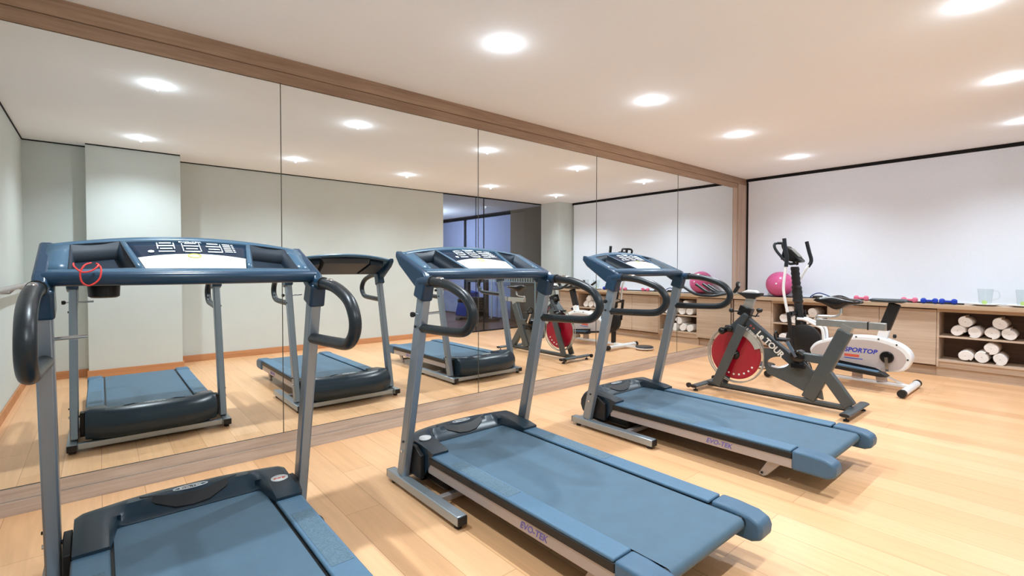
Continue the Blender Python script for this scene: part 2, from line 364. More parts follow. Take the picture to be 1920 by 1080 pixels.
# ================================================================= lights
def downlight(x, y, label, group):
    e = empty('ceiling_downlight', (x, y, H), label=label, cat='ceiling light', group=group)
    MB().lathe([(.036, -.0005), (.052, -.0005), (.052, -.002), (.036, -.004), (.036, -.0005)], seg=28, cap=False).build('trim_ring', 'trimring', e)
    MB().lathe([(.0001, -.005), (.036, -.005)], seg=28, cap=False).build('lens', 'lens', e)
    ld = bpy.data.lights.new('downlight', 'SPOT'); ld.energy = LAMP_W; ld.spot_size = math.radians(142); ld.spot_blend = 1.0; ld.shadow_soft_size = .03; ld.color = LAMP_COL
    lo = bpy.data.objects.new('bulb', ld); COL.objects.link(lo); lo.location = (0, 0, -.02); lo.parent = e
    ld = bpy.data.lights.new('bloom_fill', 'POINT'); ld.energy = LAMP_W*.016; ld.shadow_soft_size = .01; ld.color = LAMP_COL  # extra point light added to imitate the bloom halo on the ceiling
    lo = bpy.data.objects.new('bloom_fill', ld); COL.objects.link(lo); lo.location = (0, 0, -.03); lo.parent = e
ra = ['above the nearest treadmill, first of the row by the mirror', 'second of the five in the row by the mirror', 'third of the five lights in the row by the mirror', 'fourth of the five lights in the row by the mirror', 'nearest the end wall, last of the row by the mirror']
rb = ['by the left wall, first of the row away from mirror', 'second of the row away from the mirror', 'third of the row away from the mirror', 'fourth of the row away from the mirror', 'by the end wall, last of the row away from mirror']
for i in range(5):
    x = .3437+1.5234*i
    downlight(x, -1.0745, 'small round ceiling light ' + ra[i], 'recessed ceiling downlights')
    downlight(x, -2.9726, 'small round ceiling light ' + rb[i], 'recessed ceiling downlights')
# unseen fill light added to brighten the room behind the glass
ld = bpy.data.lights.new('inner_room_fill', 'POINT'); ld.energy = 95; ld.color = (.75, .85, 1); ld.shadow_soft_size = .1
lo = bpy.data.objects.new('inner_room_fill', ld); COL.objects.link(lo); lo.location = (5.6, -6.8, 2.1)

# ================================================================= treadmill
# local frame: origin on the floor at the middle of the front end, user side towards -y
def near(u):
    k = 1-(u/.43)**2; return Vector((u, -.372-.062*k, 1.182))
def far(u):
    k = 1-(u/.43)**2; return Vector((u, -.128+.03*k, 1.287+.043*k))
NRM = Vector((0, -.39, .92)).normalized()
def CP(u, v, off=0.): return near(u)*(1-v)+far(u)*v + NRM*off
def e2(v): return .178+.052*v
def e3(v): return .156+.060*v
def patch(b, ua, ub, va, vb, nu, nv, off=0.):
    rows = []
    for j in range(nv+1):
        v = va+(vb-va)*j/nv; a = ua(v) if callable(ua) else ua; c = ub(v) if callable(ub) else ub
        rows.append([CP(a+(c-a)*i/nu, v, off) for i in range(nu+1)])
    b.grid(rows)
def make_treadmill():
    t = empty('treadmill')
    # base
    for s in (-1, 1):
        MB().box(s*.437-.027, s*.437+.027, -.715, -.004, .02, .066).build('base_rail', 'rail', t, bevel=.005)
        for ya, yb, yc in ((-.722, -.714, -.68), (-.005, .003, -.05)):
            MB().box(s*.437-.025, s*.437+.025, ya, yb, .022, .064).build('rail_end_cap', 'black', t, bevel=.003)
            MB().lathe([(.018, 0), (.018, .02)], (s*.437, yc, 0), seg=14).build('rubber_foot', 'black', t)
    MB().box(-.41, .41, -.075, -.03, .022, .062).build('cross_bar', 'rail', t, bevel=.004)
    MB().box(-.41, .41, -.49, -.455, .03, .06).build('cross_bar', 'sidemetal', t, bevel=.003)
    # uprights
    for s in (-1, 1):
        u = MB().bar((s*.427, -.13, .066), (s*.427, -.365, 1.075), .046, .066).build('upright', 'upright', t, bevel=.007)
        for rr, xx, yy, zz, mt_ in ((.008, s*.4505-(.0 if s > 0 else .006), -.165, .21, 'silver'), (.006, s*.4505-(.0 if s > 0 else .006), -.178, .265, 'bolt'), (.008, s*.4045-(.006 if s > 0 else 0), -.165, .21, 'bolt'), (.007, s*.4505-(.0 if s > 0 else .006), -.315, .90, 'bolt')):
            MB().lathe([(.002, 0), (rr, 0), (rr, .006), (.002, .006)], (xx, yy, zz), 'X', 12).build('bolt', mt_, u)
    k = MB(); k.lathe([(.004, 0), (.004, .025)], (-.475, -.335, .965), 'X', 10); k.build('lock_pin', 'silver', t)
    MB().lathe([(.004, -.002), (.013, 0), (.014, .012), (.010, .020), (.004, .022)], (-.486, -.335, .965), 'X', 14).build('lock_knob', 'black', t)
    MB().tube([(-.404, -.335, .965), (-.32, -.335, .968)], .0065, 10).build('lock_pin', 'silver', t)
    # console
    co = empty('console'); co.parent = t
    b = MB(); UL = .43; E1 = .368
    for va, vb, nv in ((0, .13, 1), (.9, 1, 1)): patch(b, -UL, UL, va, vb, 32, nv)
    for s in (-1, 1):
        q = (lambda v: -UL, lambda v: -E1) if s < 0 else (lambda v: E1, lambda v: UL)
        patch(b, q[0], q[1], .13, .9, 2, 4)
        q = (lambda v: -e2(v), lambda v: -e3(v)) if s < 0 else (lambda v: e3(v), lambda v: e2(v))
        patch(b, q[0], q[1], .13, .9, 1, 4)
    b.build('console_frame', 'frameblue', co, solid=.022, weld=False, smooth=50)
    b = MB(); b.tube([near(u)+Vector((0, -.004, -.017)) for u in [-.425+.85*i/24 for i in range(25)]], .0225, 16, flat=1.05)
    b.build('front_bar', 'arm', co)
    for s in (-1, 1):
        b = MB(); n = 5
        for i in range(n):   # tray: four walls and a floor
            pass
        c0 = lambda v: E1 if s > 0 else -E1
        c1 = lambda v: s*e2(v)
        top = [CP(c1(.13), .13), CP(c0(.13), .13), CP(c0(.9), .9), CP(c1(.9), .9)]
        bot = [p - NRM*.068 + (Vector((0, 0, 0))) for p in top]
        cen = sum(bot, Vector())/4; bot = [cen+(p-cen)*.86 for p in bot]
        b._add(top+bot, [(0, 1, 5, 4), (1, 2, 6, 5), (2, 3, 7, 6), (3, 0, 4, 7), (4, 5, 6, 7)])
        b.build('storage_tray', 'pocket', co, solid=.004)
        # arm down to the upright, collar and socket
        MB().prism([(-.098, 1.297), (-.092, 1.262), (-.135, 1.215), (-.30, 1.108), (-.345, 1.085), (-.412, 1.085), (-.425, 1.14), (-.395, 1.178), (-.36, 1.192)], s*.412, s*.452).build('console_arm', 'arm', co, bevel=.010, seg=3)
        c = MB(); c.bar((s*.43, -.352, 1.045), (s*.43, -.383, 1.14), .066, .092, taper=.95); c.build('collar', 'arm', co, bevel=.010, seg=3)
        MB().tube([(s*.436, -.37, 1.132), (s*.436, -.455, 1.137)], [.030, .026], 16).build('handle_socket', 'arm', co)
        h = [(s*.436, -.44, 1.137), (s*.438, -.56, 1.128), (s*.438, -.66, 1.105), (s*.436, -.745, 1.07), (s*.434, -.793, 1.015), (s*.434, -.792, .965), (s*.434, -.755, .925), (s*.434, -.70, .907), (s*.434, -.58, .9), (s*.43, -.44, .895), (s*.427, -.345, .893)]
        hb = MB().tube(h, .0232, 18, smooth=5).build('handlebar', 'foam', t)
        MB().ball((s*.437, -.525, 1.147), 1, (.015, .040, .0125), 16, 8).build('pulse_sensor', 'silver', hb)
        MB().tube([(s*.436, -.455, 1.137), (s*.436, -.464, 1.1367)], .0262, 16).build('grip_collar', 'black', hb)
    # display
    b = MB(); patch(b, lambda v: -e3(v), lambda v: e3(v), .13, .9, 18, 6, -.006); dp = b.build('display_panel', 'display', co, solid=.003)
    b = MB(); rows = []
    arc = lambda u: .40+.13*(1-(u/.19)**2)
    for j in range(5):
        f = j/4; r = []
        for i in range(19):
            k = -1+2*i/18; v = .135+(arc(k*.165)-.135)*f; r.append(CP(k*(e3(v)-.004), v, -.0035))
        rows.append(r)
    b.grid(rows); b.build('keypad', 'cream', dp)
    b = MB()
    def key(u, v, du, dv):
        b.grid([[CP(u-du, v-dv, -.003), CP(u+du, v-dv, -.003)], [CP(u-du, v+dv, -.003), CP(u+du, v+dv, -.003)]])
    for cx in (-.085, 0, .078):
        for k, v in enumerate((.86, .78, .70, .62)):
            key(cx, v-.02, .026 if k % 2 else .020, .016)
    for k in range(5): key(.128, .84-.055*k, .014, .014); key(.150, .84-.055*k, .004, .014)
    for sx in (-.112, -.058): key(sx, .76, .002, .09)
    for sx in (-.03, .03, .105): key(sx, .72, .0016, .12)
    r = [CP(-.135+.010*math.cos(a*PI/6), .60+.035*math.sin(a*PI/6), -.003) for a in range(12)]; b._add(r, [tuple(range(12))])
    b.build('key_print', 'print', dp)
    MB().tube([CP(.022*math.cos(a*PI/8), .47+.05*math.sin(a*PI/8), -.002) for a in range(16)], .002, 6, closed=True).build('brand_ring', 'yellow', dp)
    text('EVO-TEK', .020, CP(0, .865, -.0025), (1, 0, 0), (0, .92, .39), 'print', dp, 'brand_lettering')
    # underside cover
    b = MB(); P = []
    for off, sh in ((-.018, 1), (-.075, .9)):
        for u, v in ((-e2(.1)*sh, .22), (e2(.1)*sh, .22), (e2(.95)*sh, .95), (-e2(.95)*sh, .95)): P.append(CP(u, v, off))
    b._add(P, [(0, 3, 2, 1), (4, 5, 6, 7), (0, 1, 5, 4), (1, 2, 6, 5), (2, 3, 7, 6), (3, 0, 4, 7)]); b.build('underside_cover', 'underside', co, bevel=.006)
    MB().lathe([(.036, 0), (.044, .005), (.047, .06), (.045, .065)], (-.275, -.27, 1.095), seg=24).build('cup_holder', 'black', co)
    # motor hood
    def hf(u): return -.085*abs(u/.372)**3
    def sm(x): x = max(0, min(1, x)); return x*x*(3-2*x)
    rows = []
    N = 61
    for i in range(N):
        u = -.372+.744*i/(N-1); f = hf(u); k = sm((abs(u)-.215)/.065)      # 0 in the middle, 1 on the shoulders
        back = -.162-.188*sm((abs(u)-.245)/.03)
        e = .010*sm((abs(u)-.35)/.02)
        mx_ = lambda a, b_: a*(1-k)+b_*k
        rows.append([(u, back, .196), (u, back, mx_(.207, .226)), (u, back+mx_(.018, .06), mx_(.212, .238)), (u, mx_(-.118, -.17), mx_(.236, .256)-e), (u, -.085+f*.3, .262-e), (u, -.04+f*.6, .262-e),
                     (u, f+.012, .247-e), (u, f+.045, .222), (u, f+.068, .185), (u, f+.072, .145), (u, f+.055, .105), (u, f+.02, .075), (u, f-.04, .058), (u, -.24, .052)])
    b = MB(); b.grid(rows); 
    for r in (rows[0], rows[-1]): b._add(r, [tuple(range(len(r)))])
    hood = b.build('motor_hood', 'hood', t, weld=True, smooth=40)
    # grip recess shade as a raised black patch, logo on the hood
    b = MB(); gp_ = [(-.175, -.062), (-.125, -.115), (-.06, -.142), (0, -.148), (.06, -.142), (.125, -.115), (.175, -.062), (.12, -.088), (.05, -.104), (-.05, -.104), (-.12, -.088)]
    zz_ = lambda y: .262 if y > -.09 else .262-(-.09-y)*.85
    b._add([(x, y, zz_(y)+.0035) for x, y in gp_]+[(x, y, zz_(y)-.01) for x, y in gp_], [tuple(range(11))]+[(i, (i+1) % 11, 11+(i+1) % 11, 11+i) for i in range(11)])
    b.build('grip_recess_shade', 'black', hood)
    MB().tube([(.062*math.cos(a*PI/12), -.070+.018*math.sin(a*PI/12), .2636) for a in range(24)], .0018, 6, closed=True).build('brand_ring', 'print', hood)
    text('EVO-TEK', .020, (0, -.070, .2632), (1, 0, 0), (0, 1, 0), 'txtwhite', hood, 'brand_lettering')
    # deck
    b = MB().box(-.30, .30, -1.60, -.26, .168, .196).build('running_deck', 'black', t, bevel=.003)
    b = MB(); rows = []
    pr = [(-.13, .2035), (-1.655, .2015)]+[(-1.655-.0265*math.sin(a*PI/8), .175+.0265*math.cos(a*PI/8)) for a in range(1, 8)]+[(-1.655, .1485), (-.30, .158)]
    for x in (-.260, .260): rows.append([(x, y, z) for y, z in pr])
    b.grid(rows); b.build('running_belt', 'belt', t)
    MB().tube([(-.30, -1.655, .175), (.30, -1.655, .175)], .0245, 18).build('rear_roller', 'bolt', t)
    for s in (-1, 1):
        MB().box(*sorted((s*.271, s*.373)), -1.525, -.335, .198, .214).build('foot_rail', 'footrail', t, bevel=.006)
        MB().box(*sorted((s*.285, s*.362)), -.95, -.50, .2135, .2148).build('grip_strip', 'grip', t)
        MB().box(*sorted((s*.355, s*.376)), -1.53, -.32, .166, .200).build('side_strip', 'black', t, bevel=.003)
        sr = MB().box(*sorted((s*.335, s*.370)), -1.53, -.30, .112, .166).build('side_rail', 'sidemetal', t, bevel=.003)
        if s < 0:
            text('EVO-TEK', .040, (-.3708, -1.12, .138), (0, -1, 0), (0, 0, 1), 'txtpurple', sr, 'brand_lettering', shear=.3)
        poly = [(-1.531, .108), (-1.531, .216), (-1.60, .217), (-1.69, .210), (-1.733, .192), (-1.742, .165), (-1.738, .125), (-1.70, .108)]
        MB().prism(poly, s*.276, s*.382).build('rear_end_cap', 'cap', t, bevel=.014, seg=3)
        lg = MB().prism([(-1.40, .125), (-1.48, .125), (-1.385, .018), (-1.365, .008), (-1.34, .018)], s*.318, s*.334).build('rear_leg', 'sidemetal', t, bevel=.003)
        MB().lathe([(.007, 0), (.007, .004)], (s*.336-.002, -1.36, .028), 'X', 12).build('bolt', 'black', lg)
        MB().prism([(-.135, .075), (-.135, .235), (-.20, .235), (-.27, .20), (-.27, .075)], *sorted((s*.374, s*.400))).build('pivot_bracket', 'black', t, bevel=.004)
    MB().bar((-.318, -1.38, .06), (.318, -1.38, .06), .02, .02, side=(0, 1, 0)).build('leg_cross_bar', 'sidemetal', t)
    MB().box(-.345, .345, -.43, -.10, .045, .155).build('motor_box', 'black', t, bevel=.02)
    MB().tube([(.30, -.30, .13), (.40, -.33, .11), (.44, -.38, .10), (.43, -.43, .09), (.37, -.45, .10)], .009, 10, smooth=5).build('power_cable', 'black', t)
    return t
T1 = make_treadmill()
T2 = copy_tree(T1); T3 = copy_tree(T1)
FY = -.808
for t, x, lab in ((T1, .287, 'treadmill nearest the camera at left, with a red cord looped over its console'), (T2, 1.69, 'middle of the three treadmills, running belt towards the bottom of the picture'), (T3, 3.225, 'farthest treadmill, beside the exercise bike with the red flywheel')):
    t.location = (x, FY, 0); tag(t, lab, 'treadmill', 'treadmills facing the mirrors')
def sticker(t, x, y):
    hd = [c for c in t.children if c.name.startswith('motor_hood')][0]
    b = MB(); sz = lambda yy: .2575+(yy+.17)*.16
    b._add([(x+.036*math.cos(a*PI/10), y+.026*math.sin(a*PI/10), sz(y+.026*math.sin(a*PI/10))) for a in range(20)], [tuple(range(20))]); s = b.build('round_sticker', 'white', hd, solid=.006)
    text('energy', .019, (x, y, sz(y)+.0006), (1, 0, 0), (0, 1, .16), 'txtred', s, 'sticker_lettering')
sticker(T1, .322, -.200); sticker(T2, -.322, -.185)
# red safety cord
def rc(P): return [(-.064+(x+.08)*.62, y, z-.010) for x, y, z in P]
b = MB()
b.tube(rc([(-.080, -1.225, 1.226), (-.075, -1.262, 1.215), (-.045, -1.277, 1.198), (-.005, -1.275, 1.203), (.02, -1.262, 1.220), (.012, -1.225, 1.226)]), .0026, 8, smooth=6)
b.tube(rc([(.012, -1.225, 1.226), (.030, -1.262, 1.21), (.022, -1.278, 1.175), (-.015, -1.280, 1.155), (-.045, -1.279, 1.165), (-.052, -1.276, 1.195), (-.035, -1.262, 1.220), (-.01, -1.226, 1.228)]), .0026, 8, smooth=6)
tag(b.build('safety_cord', 'redcord'), 'thin red safety cord looped over the console of the nearest treadmill', 'cord')

# ================================================================= spinning bike
BX = 4.68
def bk(pts, dx=0.): return [(BX+dx, y, z) for y, z in pts]
sb = empty('exercise_bike', (0, 0, 0), label='dark grey spinning bike with red flywheel, beyond the far treadmill', cat='exercise bike')
def foot(y, z, hw, hd, name, matn, par, xc=BX, hz=.016):
    pr = [(y+hd*math.cos(a*PI/8), z+hz*math.sin(a*PI/8)) for a in range(16)]
    return MB().prism(pr, xc-hw, xc+hw).build(name, matn, par, smooth=50)
for y, z, nm in ((-.89, .048, 'front_foot'), (-2.155, .052, 'rear_foot')):
    f = foot(y, z, .265, .038, nm, 'bike', sb)
    for s in (-1, 1):
        MB().box(BX+s*.266-.003, BX+s*.266+.003, y-.03, y+.03, z-.010, z+.010).build('end_cap', 'black', f)
        MB().lathe([(.022, 0), (.02, .012), (.006, .014), (.006, z)], (BX+s*.22, y, 0), seg=14).build('levelling_foot', 'black', f)
    if nm == 'front_foot':
        for s in (-1, 1): MB().lathe([(.012, -.012), (.024, -.010), (.024, .010), (.012, .012)], (BX+s*.252, -.835, .05), 'X', 18).build('transport_wheel', 'bolt', f)
MB().bar((BX, -.90, .055), (BX, -2.14, .055), .05, .032).build('base_rail', 'bike', sb, bevel=.006)
MB().bar((BX+.0, -.90, .028), (BX, -2.14, .03), .012, .012).build('tie_rod', 'bikedark', sb)
for s in (-1, 1):
    MB().bar((BX+s*.075, -1.02, .06), (BX+s*.062, -1.265, .66), .022, .088).build('fork_leg', 'bike', sb, bevel=.006)
MB().bar((BX, -1.17, .60), (BX, -1.30, .775), .155, .10, taper=.6).build('head_shroud', 'bikedark', sb, bevel=.018, seg=3)
MB().bar((BX, -1.255, .745), (BX, -1.287, .835), .075, .115).build('head_collar', 'blackgloss', sb, bevel=.006)
MB().bar((BX, -1.285, .82), (BX, -1.325, .93), .04, .085).build('handlebar_post', 'steel', sb, bevel=.006)
hc = MB().prism([(-1.20, .972), (-1.42, .972), (-1.415, .945), (-1.34, .918), (-1.29, .918)], BX-.045, BX+.045).build('handlebar_clamp', 'black', sb, bevel=.006)
MB().prism([(-1.24, .972), (-1.39, .972), (-1.36, .995), (-1.29, .997)], BX-.035, BX+.035).build('clamp_cover', 'white', hc, bevel=.006)
hb = empty('handlebar'); hb.parent = sb
MB().tube([(BX, -1.23, .957), (BX, -1.08, .957)], .016, 12).build('stem', 'steel', hb)
for s in (-1, 1):
    MB().tube([(BX, -1.11, .957), (BX+s*.10, -1.10, .952), (BX+s*.21, -1.09, .945), (BX+s*.245, -1.05, .94), (BX+s*.25, -.95, .942), (BX+s*.25, -.87, .962), (BX+s*.25, -.76, 1.025)], .0145, 12, smooth=5).build('outer_grip', 'foam', hb)
    MB().tube([(BX+s*.03, -1.10, .957), (BX+s*.065, -1.02, .957), (BX+s*.07, -.93, .965), (BX+s*.07, -.80, 1.04)], .0135, 12, smooth=5).build('inner_grip', 'foam', hb)
d = MB(); d.bar((BX, -1.16, .965), (BX, -1.20, 1.03), .03, .03); d.lathe([(.018, -.012), (.03, -.008), (.03, .008), (.02, .014)], (BX-.0, -1.195, 1.045), 'Y', 20); dd = d.build('speed_display', 'black', sb, bevel=.003)
MB().box(BX-.017, BX+.017, -1.211, -1.206, 1.032, 1.058).build('display_screen', 'steel', dd)
# brake knob and stop lever
b = MB(); b.tube([(BX-.02, -1.30, .765), (BX-.05, -1.385, .755), (BX-.05, -1.41, .80)], .006, 8); b.lathe([(.006, -.02), (.022, -.012), (.030, .012), (.014, .022)], (BX-.05, -1.418, .812), 'Z', 14); b.lathe([(.022, 0), (.022, .008)], (BX-.05, -1.395, .757), 'Z', 14); b.build('resistance_knob', 'black', sb)
b = MB(); b.tube([(BX-.02, -1.24, .79), (BX-.07, -1.19, .795)], .007, 8); b.ball((BX-.08, -1.17, .80), .022); b.build('adjustment_knob', 'black', sb)
# down tube with lettering
dt = MB().bar((BX, -1.275, .715), (BX, -1.76, .325), .06, .082).build('down_tube', 'bikedark', sb, bevel=.008)
dv = Vector((0, -1.745+1.27, .30-.715)).normalized()
text('Le TOUR', .075, Vector((BX-.0312, -1.505, .510)), dv, (0, -dv.z, dv.y) if dv.y > 0 else (0, dv.z*-1, dv.y*-1), 'txtwhite', dt, 'brand_lettering', spacing=.97, bold=.03)
text('> >', .04, Vector((BX-.0312, -1.345, .650)), dv, (0, -dv.z, -dv.y), 'txtred', dt, 'brand_arrows')
# flywheel
fwl = MB().lathe([(.02, -.014), (.06, -.016), (.20, -.008), (.232, -.012), (.238, -.006), (.238, .006), (.232, .012), (.20, .008), (.06, .016), (.02, .014)], (BX, -1.177, .372), 'X', 64).build('flywheel', 'red', sb)
MB().lathe([(.004, -.045), (.022, -.045), (.045, -.022), (.05, -.012), (.05, .012), (.045, .022), (.022, .045), (.004, .045)], (BX, -1.177, .372), 'X', 24).build('hub', 'blackgloss', fwl)
MB().lathe([(.003, -.052), (.014, -.052), (.014, .052), (.003, .052)], (BX, -1.177, .372), 'X', 16).build('axle_nut', 'silver', fwl)
b = MB()
for k in range(6):
    for s in (-1, 1):
        b = MB(); a = math.radians(-108+15*k) ; y = -1.177-.193*math.cos(a)*1; z = .372+.193*math.sin(a)
        b.lathe([(.001, 0), (.0095, 0), (.0095, .002)], (BX+s*.0095-(.002 if s < 0 else 0), y, z), 'X', 12); b.build('reflector_dot', 'white', fwl)
for dx in (-.018, .018): MB().tube([(BX+dx, -1.177+.268*math.cos(a*PI/36), .372+.268*math.sin(a*PI/36)) for a in range(72)], .006, 8, closed=True).build('wheel_guard', 'guard', sb)
# brake block over the wheel
b = MB(); b.box(BX-.05, BX+.05, -1.19, -1.09, .585, .65); b.tube([(BX-.03, -1.12, .62), (BX-.10, -1.10, .60)], .026, 12); b.ball((BX-.11, -1.095, .60), .034); b.ball((BX-.09, -1.16, .625), .03); b.build('brake_unit', 'blackgloss', sb, bevel=.01)
text('LE TOUR', .034, Vector((BX-.032, -1.335, .60)), (0, -.75, -.62), (0, -.62, .75), 'txtwhite', sb, 'guard_lettering')
b = MB(); pr = [(.262*math.cos(a), .262*math.sin(a)) for a in [math.radians(100+6*i) for i in range(11)]]; pi_ = [(.205*math.cos(a), .205*math.sin(a)) for a in [math.radians(100+6*i) for i in range(11)]]
b.prism([(-1.177+y, .372+z) for y, z in pr+pi_[::-1]], BX-.03, BX-.022); b.build('guard_plate', 'guard', sb)
# web plate with the oval opening
outer = [(-1.445, .465), (-1.60, .475), (-1.72, .44), (-1.90, .27), (-1.93, .083), (-1.832, .108), (-1.661, .179), (-1.479, .235), (-1.45, .30)]
hc_ = Vector((-1.568, .350)); ta = math.radians(-12)
def ray_out(a):
    d = Vector((math.cos(a), math.sin(a))); best = .05
    for i in range(len(outer)):
        p, q = Vector(outer[i]), Vector(outer[(i+1) % len(outer)]); e = q-p; den = d.x*e.y-d.y*e.x
        if abs(den) < 1e-9: continue
        wv = p-hc_; tt = (wv.x*e.y-wv.y*e.x)/den; uu = (wv.x*d.y-wv.y*d.x)/den
        if tt > 0 and -1e-6 <= uu <= 1+1e-6: best = max(best, tt)
    return hc_+d*best
angs = sorted([2*PI*k/48 for k in range(48)]+[math.atan2(p[1]-hc_.y, p[0]-hc_.x) % (2*PI) for p in outer])
O = [ray_out(a) for a in angs]
def ell(a):
    c_, s_ = math.cos(a-ta), math.sin(a-ta); rr = 1/math.sqrt((c_/.098)**2+(s_/.052)**2); return hc_+Vector((math.cos(a), math.sin(a)))*rr
I = [ell(a) for a in angs]; n_ = len(angs)
b = MB(); V = [(BX+dx, p.x, p.y) for dx in (-.012, .012) for L_ in (O, I) for p in L_]; fs = []
for k in range(n_):
    j = (k+1) % n_
    fs += [(k, j, n_+j, n_+k), (2*n_+k, 3*n_+k, 3*n_+j, 2*n_+j), (k, 2*n_+k, 2*n_+j, j), (n_+k, n_+j, 3*n_+j, 3*n_+k)]
b._add(V, fs); b.build('web_plate', 'bike', sb)
# rear frame
MB().bar((BX, -2.085, .685), (BX, -1.815, .07), .06, .110).build('seat_tube', 'bike', sb, bevel=.010)
MB().bar((BX, -1.935, .33), (BX, -2.125, .07), .055, .095).build('rear_strut', 'bike', sb, bevel=.008)
MB().bar((BX, -1.72, .43), (BX, -1.98, .425), .055, .075).build('cross_tube', 'bike', sb, bevel=.010)
MB().bar((BX, -2.070, .65), (BX, -2.105, .735), .045, .085).build('seat_post', 'steel', sb, bevel=.006)
MB().box(BX-.022, BX+.022, -2.355, -1.87, .712, .772).build('seat_slider', 'steel', sb, bevel=.005)
MB().box(BX-.024, BX+.024, -2.245, -2.235, .710, .774).build('slider_stop', 'black', sb)
MB().tube([(BX, -1.88, .75), (BX, -1.875, .79), (BX, -1.93, .795), (BX, -2.0, .80), (BX, -2.045, .82), (BX, -2.05, .87)], .011, 12, smooth=4).build('saddle_rail', 'silver', sb)
rows = []
for i in range(15):
    t_ = i/14; y = -1.845-.345*t_; wd = .018+.085*max(0, (t_-.25)/.75)**1.1 if t_ > .25 else .018+.008*t_; zt = .945+.022*math.sin(PI*min(1, t_*1.2)*.9); zb = .915-.055*math.exp(-((t_-.48)/.22)**2)-.012*t_
    if t_ in (0, 1): wd *= .6; zt -= .014; zb += .012
    rows.append([(BX+wd*math.cos(a)*1, y, (zt+zb)/2+(zt-zb)/2*math.sin(a)) for a in [2*PI*k/16 for k in range(17)]])
b = MB(); b.grid(rows); b._add(rows[0][:16], [tuple(range(16))]); b._add(rows[-1][:16], [tuple(range(16))]); b.build('saddle', 'blackgloss', sb, weld=True, smooth=60)
# cranks and pedals
ck = MB().lathe([(.01, -.055), (.03, -.05), (.055, -.04), (.055, .04), (.03, .05), (.01, .055)], (BX, -1.735, .43), 'X', 24).build('bottom_bracket', 'blackgloss', sb)
MB().bar((BX-.065, -1.735, .43), (BX-.075, -1.655, .575), .014, .026).build('crank_arm', 'silver', ck)
MB().bar((BX+.065, -1.735, .43), (BX+.075, -1.815, .285), .014, .026).build('crank_arm', 'silver', ck)
for s, y, z in ((-1, -1.652, .58), (1, -1.82, .28)):
    pd = MB().box(*sorted((BX+s*.085, BX+s*.185)), y-.045, y+.045, z-.012, z+.012).build('pedal', 'black', ck, bevel=.005)
    MB().tube([(BX+s*.095, y+.05, z), (BX+s*.10, y+.06, z+.05), (BX+s*.14, y+.05, z+.075), (BX+s*.18, y+.05, z+.04), (BX+s*.182, y+.04, z)], .008, 8, smooth=4).build('toe_cage', 'blackgloss', pd)
MB().tube([(BX-.05, -1.69, .45), (BX-.065, -1.74, .475), (BX-.06, -1.79, .45)], .012, 8, smooth=3).build('chain_cover', 'blackgloss', ck)
MB().box(BX-.06, BX-.03, -1.80, -1.69, .33, .37).build('chain_guard', 'blackgloss', ck, bevel=.004)

# ================================================================= white elliptical trainer with a seat
EX = 5.98
et = empty('elliptical_trainer', (0, 0, 0), label='white elliptical trainer with black seat and moving arms, nearest the counter', cat='elliptical trainer')
def xfoot(y, z, x0, x1, nm):
    f = MB().tube([(x0, y, z), (x1, y, z)], .032, 18).build(nm, 'white', et)
    for xc in (x0-.005, x1+.005): MB().tube([(xc-.025, y, z), (xc+.025, y, z)], .036, 18).build('end_cap', 'black', f)
xfoot(-2.275, .042, 5.65, 6.26, 'rear_foot'); xfoot(-1.105, .042, 5.62, 6.28, 'front_foot')
MB().bar((EX, -1.11, .055), (EX, -2.27, .055), .05, .03).build('base_rail', 'white', et, bevel=.005)
MB().bar((EX-.0, -2.0, .16), (EX-.0, -2.24, .06), .03, .014).build('rear_brace', 'white', et)
for ya, yb in ((-1.84, -1.84), (-2.03, -2.05)): MB().bar((EX, ya, .20), (EX, yb, .06), .05, .085).build('shell_support', 'shell', et, bevel=.004)
shell = [(-1.418, .298), (-1.433, .358), (-1.5, .419), (-1.673, .483), (-1.862, .515), (-2.04, .512), (-2.189, .466), (-2.268, .403), (-2.293, .33), (-2.262, .243), (-2.214, .199), (-2.096, .178), (-1.82, .172), (-1.628, .187), (-1.476, .218)]
sp = [(v.x, v.y) for v in catmull([Vector((a, b_, 0)) for a, b_ in shell], 4, True)]
cy_, cz_ = -1.86, .335
inset = [(cy_+(a-cy_)*.93+.012, cz_+(b_-cz_)*.84-.014) for a, b_ in sp]
sh = MB().prism(sp, EX-.065, EX+.065).build('shell', 'white', et, bevel=.016, seg=3, smooth=60)
for s in (-1, 1):
    q = MB().prism(inset, *sorted((EX+s*.060, EX+s*.0685))).build('shell_face', 'shell', sh, smooth=60)
    if s < 0:
        text('SPORTOP', .062, (EX-.0692, -1.878, .362), (0, -1, 0), (0, 0, 1), 'txtblue', q, 'brand_lettering', shear=.25, spacing=1.04, bold=.035)
        bb = MB(); bb.box(EX-.0695, EX-.068, -1.87, -1.74, .292, .318); bb.build('red_lettering_line', 'txtred', q)
        bb = MB(); bb.box(EX-.0695, EX-.068, -1.90, -1.74, .272, .280); bb.build('blue_lettering_line', 'txtblue', q)
for y, z in ((-1.842, .500), (-2.03, .497), (-2.175, .455), (-2.262, .32), (-1.55, .205)): MB().lathe([(.001, 0), (.008, 0), (.008, .006)], (EX-.071, y, z), 'X', 10).build('shell_screw', 'black', sh)
cr = MB().lathe([(.004, -.012), (.052, -.010), (.058, 0), (.058, .16), (.052, .165), (.004, .165)], (EX-.08, -2.10, .325), 'X', 32).build('crank_disc', 'blackgloss', et)
MB().bar((EX-.10, -2.10, .33), (EX-.10, -2.112, .19), .016, .026).build('crank_arm', 'silver', cr)
MB().bar((EX+.10, -2.10, .33), (EX+.10, -2.088, .46), .016, .026).build('crank_arm', 'silver', cr)
